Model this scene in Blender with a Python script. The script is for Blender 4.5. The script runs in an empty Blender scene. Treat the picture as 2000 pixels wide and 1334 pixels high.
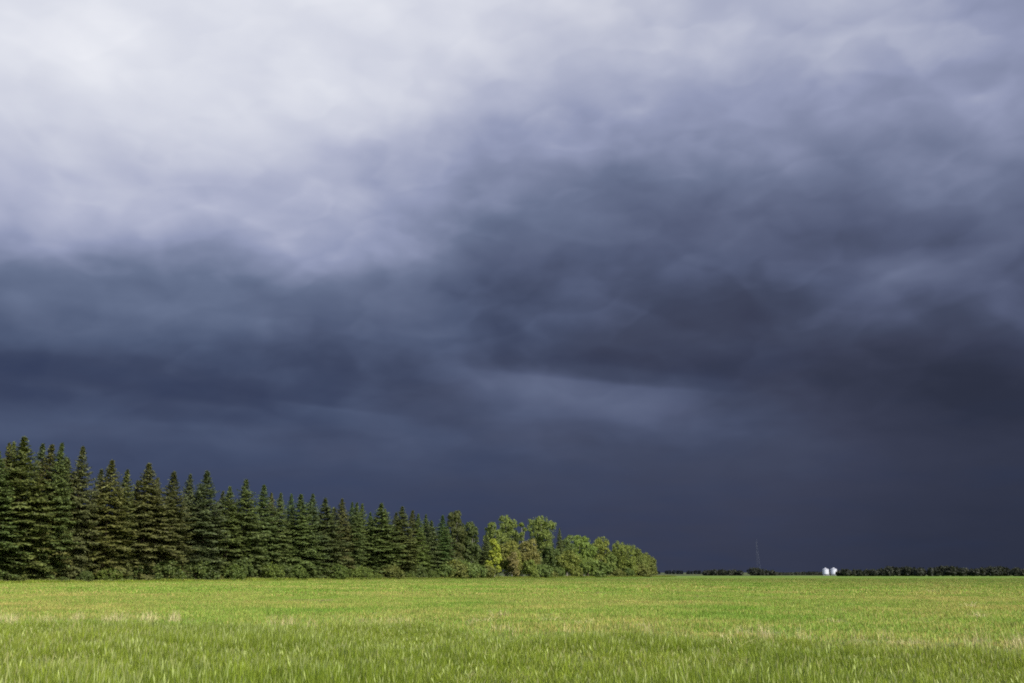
import bpy, math, random
import numpy as np
from mathutils import Vector, Matrix

rng = np.random.default_rng(11)
random.seed(11)
scene = bpy.context.scene
col = scene.collection

# ------------------------------------------------------------------ camera
FOCAL = 1944.0 / 2000.0 * 36.0            # mm on a 36 mm wide sensor
PITCH = math.atan(451.0 / 1944.0)         # looking a little up
EYE = 1.65
cam_data = bpy.data.cameras.new('camera')
cam_data.lens = FOCAL
cam_data.sensor_width = 36.0
cam_data.clip_start = 0.1
cam_data.clip_end = 20000.0
cam = bpy.data.objects.new('camera', cam_data)
cam.location = (0, 0, EYE)
cam.rotation_euler = (math.pi / 2 + PITCH, 0, 0)
col.objects.link(cam)
scene.camera = cam

# ------------------------------------------------------------------ exposure
EXPO = 0.8
vs = scene.view_settings
vs.view_transform = 'Standard'
vs.look = 'None'
vs.gamma = 1.0
vs.exposure = EXPO
vs.use_curve_mapping = False
scene.cycles.max_bounces = 6
scene.cycles.diffuse_bounces = 3
scene.cycles.transparent_max_bounces = 4
scene.cycles.use_denoising = False
scene.cycles.filter_width = 1.9          # the photograph is soft

# ------------------------------------------------------------------ sun (behind the camera, to the right)
SUN_AZ, SUN_EL = math.radians(140.0), math.radians(38.0)   # azimuth from +Y towards +X
sun_dir = Vector((math.sin(SUN_AZ) * math.cos(SUN_EL), math.cos(SUN_AZ) * math.cos(SUN_EL), math.sin(SUN_EL)))
sd = bpy.data.lights.new('sun', 'SUN')
sd.energy = 4.0
sd.angle = math.radians(0.53)
sd.color = (1.0, 0.95, 0.86)
sun = bpy.data.objects.new('sun', sd)
sun.rotation_euler = sun_dir.to_track_quat('Z', 'Y').to_euler()
col.objects.link(sun)


# ------------------------------------------------------------------ node helpers
class NT:
    """Small wrapper that builds shader nodes from expressions."""
    def __init__(self, tree):
        self.t = tree
        tree.nodes.clear()

    def n(self, kind, **kw):
        nd = self.t.nodes.new(kind)
        for k, v in kw.items():
            setattr(nd, k, v)
        return nd

    def put(self, sock, v):
        if isinstance(v, bpy.types.NodeSocket):
            self.t.links.new(v, sock)
        else:
            sock.default_value = v

    def m(self, op, a, b=0.0, c=None, clamp=False):
        nd = self.n('ShaderNodeMath', operation=op, use_clamp=clamp)
        self.put(nd.inputs[0], a)
        self.put(nd.inputs[1], b)
        if c is not None:
            self.put(nd.inputs[2], c)
        return nd.outputs[0]

    def maprange(self, v, a, b, c=0.0, d=1.0, smooth=True):
        nd = self.n('ShaderNodeMapRange', interpolation_type='SMOOTHSTEP' if smooth else 'LINEAR')
        for i, x in enumerate((v, a, b, c, d)):
            self.put(nd.inputs[i], x)
        return nd.outputs[0]

    def xyz(self, x, y, z=0.0):
        nd = self.n('ShaderNodeCombineXYZ')
        for i, s in enumerate((x, y, z)):
            self.put(nd.inputs[i], s)
        return nd.outputs[0]

    def noise(self, vec, scale, detail=2.0, rough=0.5, dist=0.0, color=False, dim='3D'):
        nd = self.n('ShaderNodeTexNoise', noise_dimensions=dim)
        self.put(nd.inputs['Vector'], vec)
        nd.inputs['Scale'].default_value = scale
        nd.inputs['Detail'].default_value = detail
        nd.inputs['Roughness'].default_value = rough
        nd.inputs['Distortion'].default_value = dist
        return nd.outputs[1 if color else 0]

    def ramp(self, fac, stops, interp='LINEAR'):
        nd = self.n('ShaderNodeValToRGB')
        cr = nd.color_ramp
        cr.interpolation = interp
        while len(cr.elements) < len(stops):
            cr.elements.new(0.5)
        for e, (p, c) in zip(cr.elements, stops):
            e.position = p
            e.color = (*c, 1.0)
        self.put(nd.inputs[0], fac)
        return nd.outputs[0]

    def mix(self, fac, a, b, blend='MIX'):
        nd = self.n('ShaderNodeMix', data_type='RGBA', blend_type=blend)
        self.put(nd.inputs[0], fac)
        for s, v in ((nd.inputs[6], a), (nd.inputs[7], b)):
            if isinstance(v, tuple):
                v = (*v, 1.0) if len(v) == 3 else v
            self.put(s, v)
        return nd.outputs[2]

    def curve(self, v, ys):
        """Smooth curve through equally spaced ys over v = 0..1."""
        lo, hi = float(min(ys)), float(max(ys))
        if hi - lo < 1e-6:
            hi = lo + 1e-6
        nd = self.n('ShaderNodeFloatCurve')
        c = nd.mapping.curves[0]
        nd.mapping.use_clip = True
        n = len(ys)
        while len(c.points) < n:
            c.points.new(0.5, 0.5)
        for i, y in enumerate(ys):
            c.points[i].location = (i / (n - 1), (float(y) - lo) / (hi - lo))
        nd.mapping.update()
        nd.inputs[0].default_value = 1.0
        self.put(nd.inputs[1], v)
        return self.m('MULTIPLY_ADD', nd.outputs[0], hi - lo, lo)


def lin(r, g, b):
    f = lambda c: c / 12.92 if c <= 0.04045 else ((c + 0.055) / 1.055) ** 2.4
    return (f(r / 255.0), f(g / 255.0), f(b / 255.0))


# ------------------------------------------------------------------ sky: storm cloud ahead, broken cloud and blue behind
# brightness of the cloud (log of display luminance): rows by elevation, columns by azimuth from -36 to 36 degrees
SKY_EL = [0, 2, 4, 6, 7, 8, 9, 10, 11, 12, 13, 14, 16, 18, 20, 22, 24, 26, 29, 32, 36]
SKY_LUM = [
    [-3.03, -3.03, -3.03, -3.06, -3.12, -3.17, -3.23, -3.23, -3.3, -3.42, -3.57, -3.64, -3.64],
    [-2.9, -2.91, -2.93, -2.97, -3.01, -3.06, -3.11, -3.13, -3.2, -3.32, -3.48, -3.56, -3.55],
    [-2.77, -2.79, -2.82, -2.87, -2.9, -2.92, -2.97, -2.98, -3.05, -3.19, -3.38, -3.49, -3.48],
    [-2.6, -2.64, -2.7, -2.74, -2.76, -2.76, -2.79, -2.76, -2.82, -3.01, -3.3, -3.46, -3.48],
    [-2.68, -2.62, -2.61, -2.65, -2.67, -2.67, -2.69, -2.68, -2.73, -2.97, -3.32, -3.5, -3.53],
    [-2.82, -2.74, -2.72, -2.7, -2.64, -2.61, -2.6, -2.59, -2.69, -3.04, -3.43, -3.56, -3.52],
    [-2.86, -2.88, -2.84, -2.79, -2.7, -2.61, -2.53, -2.49, -2.72, -3.15, -3.44, -3.5, -3.4],
    [-2.7, -2.8, -2.86, -2.86, -2.78, -2.69, -2.52, -2.53, -2.85, -3.21, -3.35, -3.33, -3.19],
    [-2.48, -2.64, -2.68, -2.68, -2.71, -2.71, -2.56, -2.64, -2.91, -3.12, -3.2, -3.11, -2.92],
    [-2.29, -2.44, -2.51, -2.48, -2.53, -2.64, -2.67, -2.81, -2.92, -3.0, -3.0, -2.87, -2.73],
    [-1.98, -2.25, -2.32, -2.28, -2.3, -2.47, -2.63, -2.81, -2.88, -2.88, -2.81, -2.7, -2.52],
    [-1.76, -1.95, -2.11, -2.03, -2.06, -2.26, -2.55, -2.75, -2.8, -2.75, -2.64, -2.5, -2.34],
    [-1.14, -1.55, -1.73, -1.85, -1.85, -1.93, -2.33, -2.53, -2.57, -2.49, -2.42, -2.29, -2.46],
    [-0.72, -0.89, -0.94, -1.24, -1.37, -1.51, -2.06, -2.29, -2.4, -2.46, -2.48, -2.29, -2.06],
    [-0.59, -0.66, -0.73, -0.85, -1.04, -1.29, -1.92, -2.1, -2.2, -2.23, -2.16, -1.84, -1.53],
    [-0.48, -0.56, -0.59, -0.62, -0.74, -1.02, -1.57, -1.76, -1.89, -1.86, -1.66, -1.47, -1.34],
    [-0.4, -0.46, -0.43, -0.45, -0.5, -0.7, -1.1, -1.28, -1.4, -1.43, -1.37, -1.31, -1.24],
    [-0.35, -0.37, -0.33, -0.35, -0.4, -0.54, -0.84, -1.0, -1.09, -1.14, -1.16, -1.21, -1.15],
    [-0.33, -0.33, -0.27, -0.29, -0.31, -0.37, -0.52, -0.68, -0.79, -0.87, -0.95, -1.12, -1.12],
    [-0.33, -0.33, -0.26, -0.29, -0.31, -0.34, -0.39, -0.53, -0.65, -0.76, -0.9, -1.1, -1.12],
    [-0.33, -0.32, -0.25, -0.29, -0.32, -0.34, -0.39, -0.53, -0.65, -0.76, -0.89, -1.08, -1.12],
]
# soft wisps and darker rolls: azimuth, elevation, half length, softness above and below, tilt (degrees) and strength
WISPS = [
    (5.4, 10.5, 7.33, 0.26, 1.61, -6, 0.36),
    (-1.2, 10.7, 3.53, 0.65, 0.82, 3, 0.12),
    (7.5, 11.6, 8.77, 1.75, 0.35, -8, -0.2),
    (22.1, 9.3, 7.10, 2.19, 1.09, 0, -0.13),
    (-21.3, 19.4, 3.29, 0.93, 1.92, -20, 0.15),
    (-20.2, 21.6, 4.13, 1.24, 0.83, -20, -0.1),
    (-15.3, 18.9, 1.42, 0.74, 1.28, -35, 0.12),
    (-15.8, 24.3, 2.51, 0.95, 1.54, -18, 0.09),
    (-20.6, 9.8, 11.60, 1.66, 0.44, -5, -0.2),
    (-19.9, 7.4, 11.61, 0.66, 1.38, -6, 0.1),
    (-10.6, 9.0, 3.76, 0.20, 1.04, -6, 0.26),
    (-16.7, 9.0, 2.68, 0.20, 0.28, -2, 0.1),
    (21.9, 15.7, 2.74, 0.38, 1.10, 14, 0.3),
    (25.8, 16.0, 2.93, 0.40, 1.07, 18, 0.2),
    (27.6, 24.2, 2.33, 0.47, 1.04, 18, 0.2),
    (-27.1, 14.0, 1.72, 0.42, 0.85, -12, 0.25),
    (-3.7, 19.7, 1.75, 0.41, 1.17, 4, 0.14),
    (-7.1, 19.4, 1.45, 0.41, 0.87, 20, 0.1),
    (16.5, 19.0, 1.27, 0.34, 1.13, -50, 0.1),
]
world = bpy.data.worlds.new('World')
scene.world = world
world.use_nodes = True
w = NT(world.node_tree)
tc = w.n('ShaderNodeTexCoord').outputs['Generated']
nrm = w.n('ShaderNodeVectorMath', operation='NORMALIZE')
w.put(nrm.inputs[0], tc)
dirv = nrm.outputs[0]
sep = w.n('ShaderNodeSeparateXYZ')
w.put(sep.inputs[0], dirv)
dx, dy, dz = sep.outputs
az0 = w.m('MULTIPLY', w.m('ARCTAN2', dx, dy), 180 / math.pi)
el0 = w.m('MULTIPLY', w.m('ARCSINE', dz), 180 / math.pi)
# cloud-deck coordinates: the direction carried to a flat deck, so that forms shrink and flatten towards the horizon
inv = w.m('DIVIDE', 1.0, w.m('ADD', w.m('MAXIMUM', dz, 0.0), 0.16))
deck = w.xyz(w.m('MULTIPLY', dx, inv), w.m('MULTIPLY', dy, inv), 0.0)
rain = w.maprange(el0, 3.0, 14.0)                       # little detail in the rain under the cloud
wn = w.n('ShaderNodeSeparateXYZ')
w.put(wn.inputs[0], w.noise(deck, 1.7, 2.0, 0.5, 0.3, color=True))
wn2 = w.n('ShaderNodeSeparateXYZ')
w.put(wn2.inputs[0], w.noise(w.xyz(w.m('MULTIPLY', az0, 0.05), w.m('MULTIPLY', el0, 0.085), 3.0), 3.4, 3.0, 0.5, 0.2, color=True))
def warp(base, i, a, b):
    s = w.m('ADD', w.m('MULTIPLY', w.m('SUBTRACT', wn.outputs[i], 0.5), a), w.m('MULTIPLY', w.m('SUBTRACT', wn2.outputs[i], 0.5), b))
    return w.m('ADD', base, w.m('MULTIPLY', s, w.maprange(el0, 1.0, 16.0, 0.12, 1.0)))
az = warp(az0, 0, 9.0, 4.5)
el = warp(el0, 1, 3.6, 2.6)
T = np.array(SKY_LUM)
mean = float(T.mean())
U, S, Vt = np.linalg.svd(T - mean, full_matrices=False)
els = np.linspace(SKY_EL[0], SKY_EL[-1], 31)
azn = w.maprange(az, -36.0, 36.0, 0.0, 1.0, smooth=False)
eln = w.maprange(el, SKY_EL[0], SKY_EL[-1], 0.0, 1.0, smooth=False)
logl = mean
for k in range(5):
    fk = np.interp(els, SKY_EL, U[:, k] * S[k])
    logl = w.m('ADD', w.m('MULTIPLY', w.curve(eln, fk), w.curve(azn, Vt[k])), logl)
azw = w.m('MULTIPLY_ADD', w.m('SUBTRACT', az, az0), 0.15, az0)
elw = w.m('MULTIPLY_ADD', w.m('SUBTRACT', el, el0), 0.15, el0)
for (wa, we, sa, up, dn, tilt, amp) in WISPS:
    ct, st = math.cos(math.radians(tilt)), math.sin(math.radians(tilt))
    da, de = w.m('SUBTRACT', azw, wa), w.m('SUBTRACT', elw, we)
    u = w.m('MULTIPLY_ADD', da, ct / sa, w.m('MULTIPLY', de, st / sa))
    v = w.m('MULTIPLY_ADD', da, -st, w.m('MULTIPLY', de, ct))
    v = w.m('MULTIPLY', v, w.m('MULTIPLY_ADD', w.m('GREATER_THAN', v, 0.0), 1 / up - 1 / dn, 1 / dn))
    g = w.m('EXPONENT', w.m('MULTIPLY', w.m('MULTIPLY_ADD', u, u, w.m('MULTIPLY', v, v)), -1.0))
    logl = w.m('MULTIPLY_ADD', g, amp, logl)
# billows
b1 = w.noise(deck, 2.7, 3.0, 0.48, 0.35)
iso = w.xyz(w.m('MULTIPLY', az0, 0.05), w.m('MULTIPLY', el0, 0.085), 0.0)
b2 = w.noise(iso, 4.2, 4.0, 0.55, 0.25)
# rounded puffs along the lit face of the cloud
pv = w.n('ShaderNodeTexVoronoi', feature='SMOOTH_F1', voronoi_dimensions='2D')
pn = w.n('ShaderNodeSeparateXYZ')
w.put(pn.inputs[0], w.noise(dirv, 9.0, 3.0, 0.55, 0.0, color=True))
w.put(pv.inputs['Vector'], w.xyz(w.m('MULTIPLY_ADD', pn.outputs[0], 1.5, w.m('MULTIPLY', az0, 0.17)), w.m('MULTIPLY_ADD', pn.outputs[1], 1.5, w.m('MULTIPLY_ADD', az0, 0.06, w.m('MULTIPLY', el0, 0.36)))))
pv.inputs['Scale'].default_value = 1.0
pv.inputs['Smoothness'].default_value = 0.35
puff = w.m('SUBTRACT', 0.42, pv.outputs['Distance'])
bil = w.m('ADD', w.m('MULTIPLY', w.m('SUBTRACT', b1, 0.5), 0.8), w.m('MULTIPLY', w.m('SUBTRACT', b2, 0.5), 0.48))
bil = w.m('ADD', bil, w.m('MULTIPLY', puff, 0.31))
# lobes: each has a lit, defined edge that fades into its body
def lobes(scale, off, thr, size):
    n = w.noise(w.xyz(w.m('MULTIPLY', az0, 0.05), w.m('MULTIPLY_ADD', az0, 0.012 * size, w.m('MULTIPLY', el0, 0.095)), off), scale, 2.0, 0.42, 0.0)
    edge = w.maprange(n, thr - 0.05, thr + 0.055)
    return w.m('MULTIPLY', edge, w.m('EXPONENT', w.m('MULTIPLY', w.m('SUBTRACT', n, thr), -4.5)))
bil = w.m('ADD', bil, w.m('MULTIPLY', w.m('SUBTRACT', lobes(2.6, 7.0, 0.50, 1.0), 0.30), 0.15))
bil = w.m('ADD', bil, w.m('MULTIPLY', w.m('SUBTRACT', lobes(4.6, 12.0, 0.52, -1.0), 0.25), 0.12))
soft = w.maprange(logl, -1.2, -0.35, 1.0, 0.35)         # the lit upper cloud is smoother
logl = w.m('ADD', logl, w.m('MULTIPLY', w.m('MULTIPLY', bil, w.m('MULTIPLY_ADD', rain, 0.88, 0.12)), soft))
# away from the storm the cloud is pale everywhere
side = w.maprange(w.m('ABSOLUTE', az0), 45.0, 100.0)
logl = w.m('ADD', w.m('MULTIPLY', logl, w.m('SUBTRACT', 1.0, side)), w.m('MULTIPLY', w.m('MULTIPLY_ADD', bil, 0.6, -0.75), side))
lum = w.m('EXPONENT', logl)
# colour of the cloud by brightness: slate blue to lavender grey to near white, bluer on the left, greyer on the right
key = w.m('POWER', lum, 1 / 2.2)
cA = w.ramp(key, [(0.0, lin(18, 24, 42)), (0.20, lin(41, 51, 76)), (0.245, lin(52, 62, 90)), (0.285, lin(62, 72, 99)), (0.34, lin(79, 91, 119)), (0.45, lin(103, 115, 143)), (0.60, lin(146, 154, 184)), (0.715, lin(177, 182, 206)), (0.87, lin(219, 222, 233)), (1.0, lin(250, 251, 255))])
cB = w.ramp(key, [(0.0, lin(22, 24, 34)), (0.20, lin(46, 51, 69)), (0.245, lin(59, 64, 85)), (0.285, lin(67, 74, 97)), (0.34, lin(84, 92, 119)), (0.45, lin(109, 118, 146)), (0.60, lin(147, 154, 183)), (0.715, lin(177, 182, 203)), (0.87, lin(220, 222, 232)), (1.0, lin(250, 251, 255))])
huen = w.noise(deck, 2.3, 2.0, 0.5)
hue = w.m('ADD', w.maprange(az0, -24.0, 20.0), w.m('MULTIPLY', w.m('SUBTRACT', huen, 0.5), 1.2), clamp=True)
ccol = w.mix(hue, cA, cB)
bg_cloud = w.n('ShaderNodeBackground')
w.put(bg_cloud.inputs[0], ccol)
bg_cloud.inputs[1].default_value = 2.0 ** -EXPO
sky = w.n('ShaderNodeTexSky', sky_type='NISHITA', sun_disc=False, sun_elevation=SUN_EL, sun_rotation=SUN_AZ)
bg_sky = w.n('ShaderNodeBackground')
w.put(bg_sky.inputs[0], sky.outputs[0])
bg_sky.inputs[1].default_value = 0.13
cover = w.maprange(w.m('ADD', dy, w.m('MULTIPLY', w.m('SUBTRACT', b1, 0.5), 1.6)), -0.75, -0.1)
mixs = w.n('ShaderNodeMixShader')
w.put(mixs.inputs[0], cover)
w.put(mixs.inputs[1], bg_sky.outputs[0])
w.put(mixs.inputs[2], bg_cloud.outputs[0])
wo = w.n('ShaderNodeOutputWorld')
w.put(wo.inputs[0], mixs.outputs[0])
world.cycles.sampling_method = 'MANUAL'
world.cycles.sample_map_resolution = 512


# ------------------------------------------------------------------ general helpers
SP, CP = math.sin(PITCH), math.cos(PITCH)
def sight(px, py):
    """Viewing direction noted in the photograph, used to survey positions on the ground."""
    u, v = (px - 1000.0) / 1944.0, (667.0 - py) / 1944.0
    return Vector((u, CP - v * SP, SP + v * CP))
def on_ground(px, py):
    d = sight(px, py)
    k = -EYE / d.z
    return d.x * k, d.y * k
def top_height(px, py, y):
    d = sight(px, py)
    return EYE + d.z / d.y * y
def across(px, py, y):
    d = sight(px, py)
    return d.x / d.y * y

def tag(o, label=None, category=None, group=None, kind=None):
    for k, v in (('label', label), ('category', category), ('group', group), ('kind', kind)):
        if v:
            o[k] = v
    return o

def empty(name, loc, rz=0.0, s=1.0):
    o = bpy.data.objects.new(name, None)
    o.location = loc
    o.rotation_euler = (0, 0, rz)
    o.scale = (s, s, s) if isinstance(s, (int, float)) else s
    o.empty_display_size = 0.2
    col.objects.link(o)
    return o

def obj(name, mesh, parent=None, mat=None):
    o = bpy.data.objects.new(name, mesh)
    col.objects.link(o)
    if mat is not None and not mesh.materials:
        mesh.materials.append(mat)
    if parent is not None:
        o.parent = parent
    return o

def mesh_np(name, verts, faces, mat=None, smooth=False):
    """Mesh from numpy verts (n,3) and a list of (m,k) face arrays."""
    me = bpy.data.meshes.new(name)
    if isinstance(faces, np.ndarray):
        faces = [faces]
    nv = len(verts)
    idx = np.concatenate([f.ravel() for f in faces]).astype(np.int32)
    tot = np.concatenate([np.full(len(f), f.shape[1]) for f in faces]).astype(np.int32)
    st = np.concatenate([[0], np.cumsum(tot)[:-1]]).astype(np.int32)
    me.vertices.add(nv)
    me.vertices.foreach_set('co', np.asarray(verts, np.float32).ravel())
    me.loops.add(len(idx))
    me.loops.foreach_set('vertex_index', idx)
    me.polygons.add(len(tot))
    me.polygons.foreach_set('loop_start', st)
    me.polygons.foreach_set('loop_total', tot)
    if smooth:
        me.polygons.foreach_set('use_smooth', np.ones(len(tot), bool))
    me.update(calc_edges=True)
    if mat is not None:
        me.materials.append(mat)
    return me

def unit(v):
    return v / np.maximum(np.linalg.norm(v, axis=-1, keepdims=True), 1e-9)

def kites(c, a, n, length, width, fold=0.18):
    """Folded four-point leaf shapes: centre c, long axis a, rough normal n."""
    a = unit(a)
    b = unit(np.cross(n, a))
    n = np.cross(a, b)
    L = length[:, None] * 0.5
    W = width[:, None] * 0.5
    v = np.stack([c - a * L, c + b * W + a * L * 0.15 - n * W * fold, c + a * L, c - b * W + a * L * 0.15 - n * W * fold], 1)
    k = np.arange(len(c))[:, None] * 4
    f = np.concatenate([k + np.array([0, 1, 2]), k + np.array([0, 2, 3])])
    return v.reshape(-1, 3), f

def tube(path, radii, sides=6):
    """Tapered tube through a path of points."""
    path = np.asarray(path, float)
    d = np.gradient(path, axis=0)
    d = unit(d)
    ref = np.where(np.abs(d[:, 2:3]) > 0.9, np.array([[1.0, 0, 0]]), np.array([[0, 0, 1.0]]))
    b = unit(np.cross(d, ref))
    c = np.cross(d, b)
    th = np.linspace(0, 2 * math.pi, sides, endpoint=False)
    ring = b[:, None] * np.cos(th)[None, :, None] + c[:, None] * np.sin(th)[None, :, None]
    v = (path[:, None] + ring * np.asarray(radii)[:, None, None]).reshape(-1, 3)
    f = []
    for i in range(len(path) - 1):
        for j in range(sides):
            f.append((i * sides + j, i * sides + (j + 1) % sides, (i + 1) * sides + (j + 1) % sides, (i + 1) * sides + j))
    return v, np.array(f)

def join(parts):
    vs_, fs_, o = [], {}, 0
    for v, f in parts:
        vs_.append(v)
        for g in (f if isinstance(f, list) else [f]):
            fs_.setdefault(g.shape[1], []).append(g + o)
        o += len(v)
    return np.concatenate(vs_), [np.concatenate(g) for g in fs_.values()]

# ------------------------------------------------------------------ materials
def new_mat(name):
    m = bpy.data.materials.new(name)
    m.use_nodes = True
    return m, NT(m.node_tree)

def out(t, shader):
    o = t.n('ShaderNodeOutputMaterial')
    t.put(o.inputs[0], shader)

def principled(t, color, rough=0.8, metal=0.0, spec=0.3):
    p = t.n('ShaderNodeBsdfPrincipled')
    t.put(p.inputs['Base Color'], color if isinstance(color, bpy.types.NodeSocket) else (*color, 1.0))
    p.inputs['Roughness'].default_value = rough
    p.inputs['Metallic'].default_value = metal
    p.inputs['Specular IOR Level'].default_value = spec
    return p

def foliage_mat(name, transl=0.25, spread=0.5, hue_to=(1.25, 1.05, 0.6), rough=0.6, spec=0.25):
    """Leaf material: the object's own colour, varied leaf by leaf."""
    m, t = new_mat(name)
    oi = t.n('ShaderNodeObjectInfo')
    ge = t.n('ShaderNodeNewGeometry')
    r = ge.outputs['Random Per Island']
    r2 = t.m('FRACT', t.m('MULTIPLY', r, 17.37))
    c = t.mix(t.m('MULTIPLY', r2, 0.7), oi.outputs['Color'], t.mix(1.0, oi.outputs['Color'], hue_to, 'MULTIPLY'))
    val = t.m('MULTIPLY_ADD', r, spread * 2, 1.0 - spread)
    c = t.mix(1.0, c, t.xyz(val, val, val), 'MULTIPLY')
    p = principled(t, c, rough, 0.0, spec)
    tr = t.n('ShaderNodeBsdfTranslucent')
    t.put(tr.inputs[0], t.mix(1.0, c, (1.25, 1.3, 0.6), 'MULTIPLY'))
    mx = t.n('ShaderNodeMixShader')
    mx.inputs[0].default_value = transl
    t.put(mx.inputs[1], p.outputs[0])
    t.put(mx.inputs[2], tr.outputs[0])
    out(t, mx.outputs[0])
    return m

M_NEEDLE = foliage_mat('spruce_needles', 0.16, 0.38, (1.12, 1.06, 0.75))
M_LEAF = foliage_mat('broad_leaves', 0.28, 0.45)

def bark_mat(name, c1, c2):
    m, t = new_mat(name)
    ge = t.n('ShaderNodeTexCoord').outputs['Object']
    n = t.noise(ge, 3.0, 4.0, 0.6, 0.4)
    out(t, principled(t, t.mix(n, c1, c2), 0.9).outputs[0])
    return m
M_BARK = bark_mat('spruce_bark', (0.05, 0.035, 0.025), (0.13, 0.10, 0.08))
M_PALE = bark_mat('poplar_bark', (0.10, 0.09, 0.07), (0.26, 0.25, 0.21))

# colour of the field, shared by the soil sheet and the plants that stand on it, by place in the field
def field_tint(t, pos):
    """Returns (dry 0..1, shade-of-green 0..1) from world position: broad drifts of yellowing and lush crop."""
    big = t.noise(pos, 0.05, 4.0, 0.6)
    mid = t.noise(pos, 0.16, 3.0, 0.55)
    dry = t.m('ADD', t.m('MULTIPLY', big, 0.65), t.m('MULTIPLY', mid, 0.35))
    return dry, mid

def crop_tone(t, pos):
    """The crop farther out is darker, most of all on the right of the field."""
    sx = t.n('ShaderNodeSeparateXYZ')
    t.put(sx.inputs[0], pos)
    far = t.maprange(t.m('MULTIPLY_ADD', sx.outputs[0], 0.8, sx.outputs[1]), 90.0, 260.0)
    return t.m('MULTIPLY_ADD', far, -0.30, 1.0)

def grass_mat(name, lush, pale, dry, dry_lo, dry_hi, spread=0.4, transl=0.3):
    m, t = new_mat(name)
    ge = t.n('ShaderNodeNewGeometry')
    r = ge.outputs['Random Per Island']
    r2 = t.m('FRACT', t.m('MULTIPLY', r, 23.71))
    oi = t.n('ShaderNodeObjectInfo')
    d, mid = field_tint(t, ge.outputs['Position'])
    c = t.mix(t.maprange(t.m('MULTIPLY_ADD', t.m('SUBTRACT', r2, 0.5), 0.5, mid), 0.25, 0.75), lush, pale)
    k = t.maprange(t.m('ADD', d, t.m('MULTIPLY', t.m('SUBTRACT', r, 0.5), 0.34)), dry_lo, dry_hi)
    c = t.mix(k, c, dry)
    val = t.m('MULTIPLY_ADD', t.m('FRACT', t.m('MULTIPLY', r, 7.13)), spread * 2, 1.0 - spread)
    val = t.m('MULTIPLY', t.m('MULTIPLY', val, crop_tone(t, ge.outputs['Position'])), t.m('MULTIPLY_ADD', oi.outputs['Random'], 0.42, 0.79))
    c = t.mix(1.0, c, t.xyz(val, val, val), 'MULTIPLY')
    p = principled(t, c, 0.55, 0.0, 0.25)
    tr = t.n('ShaderNodeBsdfTranslucent')
    t.put(tr.inputs[0], t.mix(1.0, c, (1.2, 1.25, 0.7), 'MULTIPLY'))
    mx = t.n('ShaderNodeMixShader')
    mx.inputs[0].default_value = transl
    t.put(mx.inputs[1], p.outputs[0])
    t.put(mx.inputs[2], tr.outputs[0])
    out(t, mx.outputs[0])
    return m

LUSH, PALE, DRY = (0.145, 0.27, 0.035), (0.23, 0.34, 0.07), (0.40, 0.36, 0.14)
M_VERGE = grass_mat('verge_grass_blades', (0.116, 0.170, 0.009), (0.220, 0.272, 0.030), (0.30, 0.26, 0.07), 0.58, 0.84, 0.5)
M_CROP = grass_mat('young_crop_blades', (0.128, 0.235, 0.022), (0.205, 0.295, 0.043), (0.38, 0.315, 0.10), 0.44, 0.64)
M_HEAD = grass_mat('grass_seed_heads', (0.22, 0.275, 0.07), (0.29, 0.33, 0.11), (0.34, 0.30, 0.13), 0.45, 0.8)
M_STRAW = grass_mat('dry_straw', (0.38, 0.33, 0.16), (0.46, 0.40, 0.21), (0.33, 0.26, 0.13), 0.4, 0.8, 0.35, 0.2)

# ------------------------------------------------------------------ the ground: one sheet to the horizon
def ground():
    m, t = new_mat('field_soil_and_crop')
    ge = t.n('ShaderNodeNewGeometry')
    pos = ge.outputs['Position']
    d, mid = field_tint(t, pos)
    fine = t.noise(pos, 2.3, 4.0, 0.65)
    c = t.mix(t.maprange(t.m('MULTIPLY_ADD', t.m('SUBTRACT', fine, 0.5), 0.6, mid), 0.25, 0.75), (0.108, 0.198, 0.024), (0.165, 0.245, 0.045))
    c = t.mix(t.maprange(t.m('ADD', d, t.m('MULTIPLY', t.m('SUBTRACT', fine, 0.5), 0.3)), 0.50, 0.78), c, (0.33, 0.31, 0.12))
    soil = t.mix(t.noise(pos, 6.0, 4.0, 0.6), (0.10, 0.075, 0.05), (0.19, 0.15, 0.10))
    sx = t.n('ShaderNodeSeparateXYZ')
    t.put(sx.inputs[0], pos)
    near = t.maprange(sx.outputs[1], 60.0, 170.0)          # farther out the standing crop hides the soil
    k = t.m('MULTIPLY', t.maprange(fine, 0.42, 0.6), t.m('SUBTRACT', 1.0, near))
    c = t.mix(t.m('MULTIPLY', k, 0.75), c, soil)
    val = crop_tone(t, pos)
    c = t.mix(1.0, c, t.xyz(val, val, val), 'MULTIPLY')
    p = principled(t, c, 0.95, 0.0, 0.1)
    b = t.n('ShaderNodeBump')
    b.inputs['Strength'].default_value = 0.6
    b.inputs['Distance'].default_value = 0.06
    t.put(b.inputs['Height'], t.noise(pos, 4.0, 5.0, 0.7))
    t.put(p.inputs['Normal'], b.outputs[0])
    out(t, p.outputs[0])
    S = 9000.0
    me = mesh_np('ground', np.array([[-S, -200, 0], [S, -200, 0], [S, S, 0], [-S, S, 0]]), np.array([[0, 1, 2, 3]]), m)
    tag(obj('ground', me), kind='structure')
ground()

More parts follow.
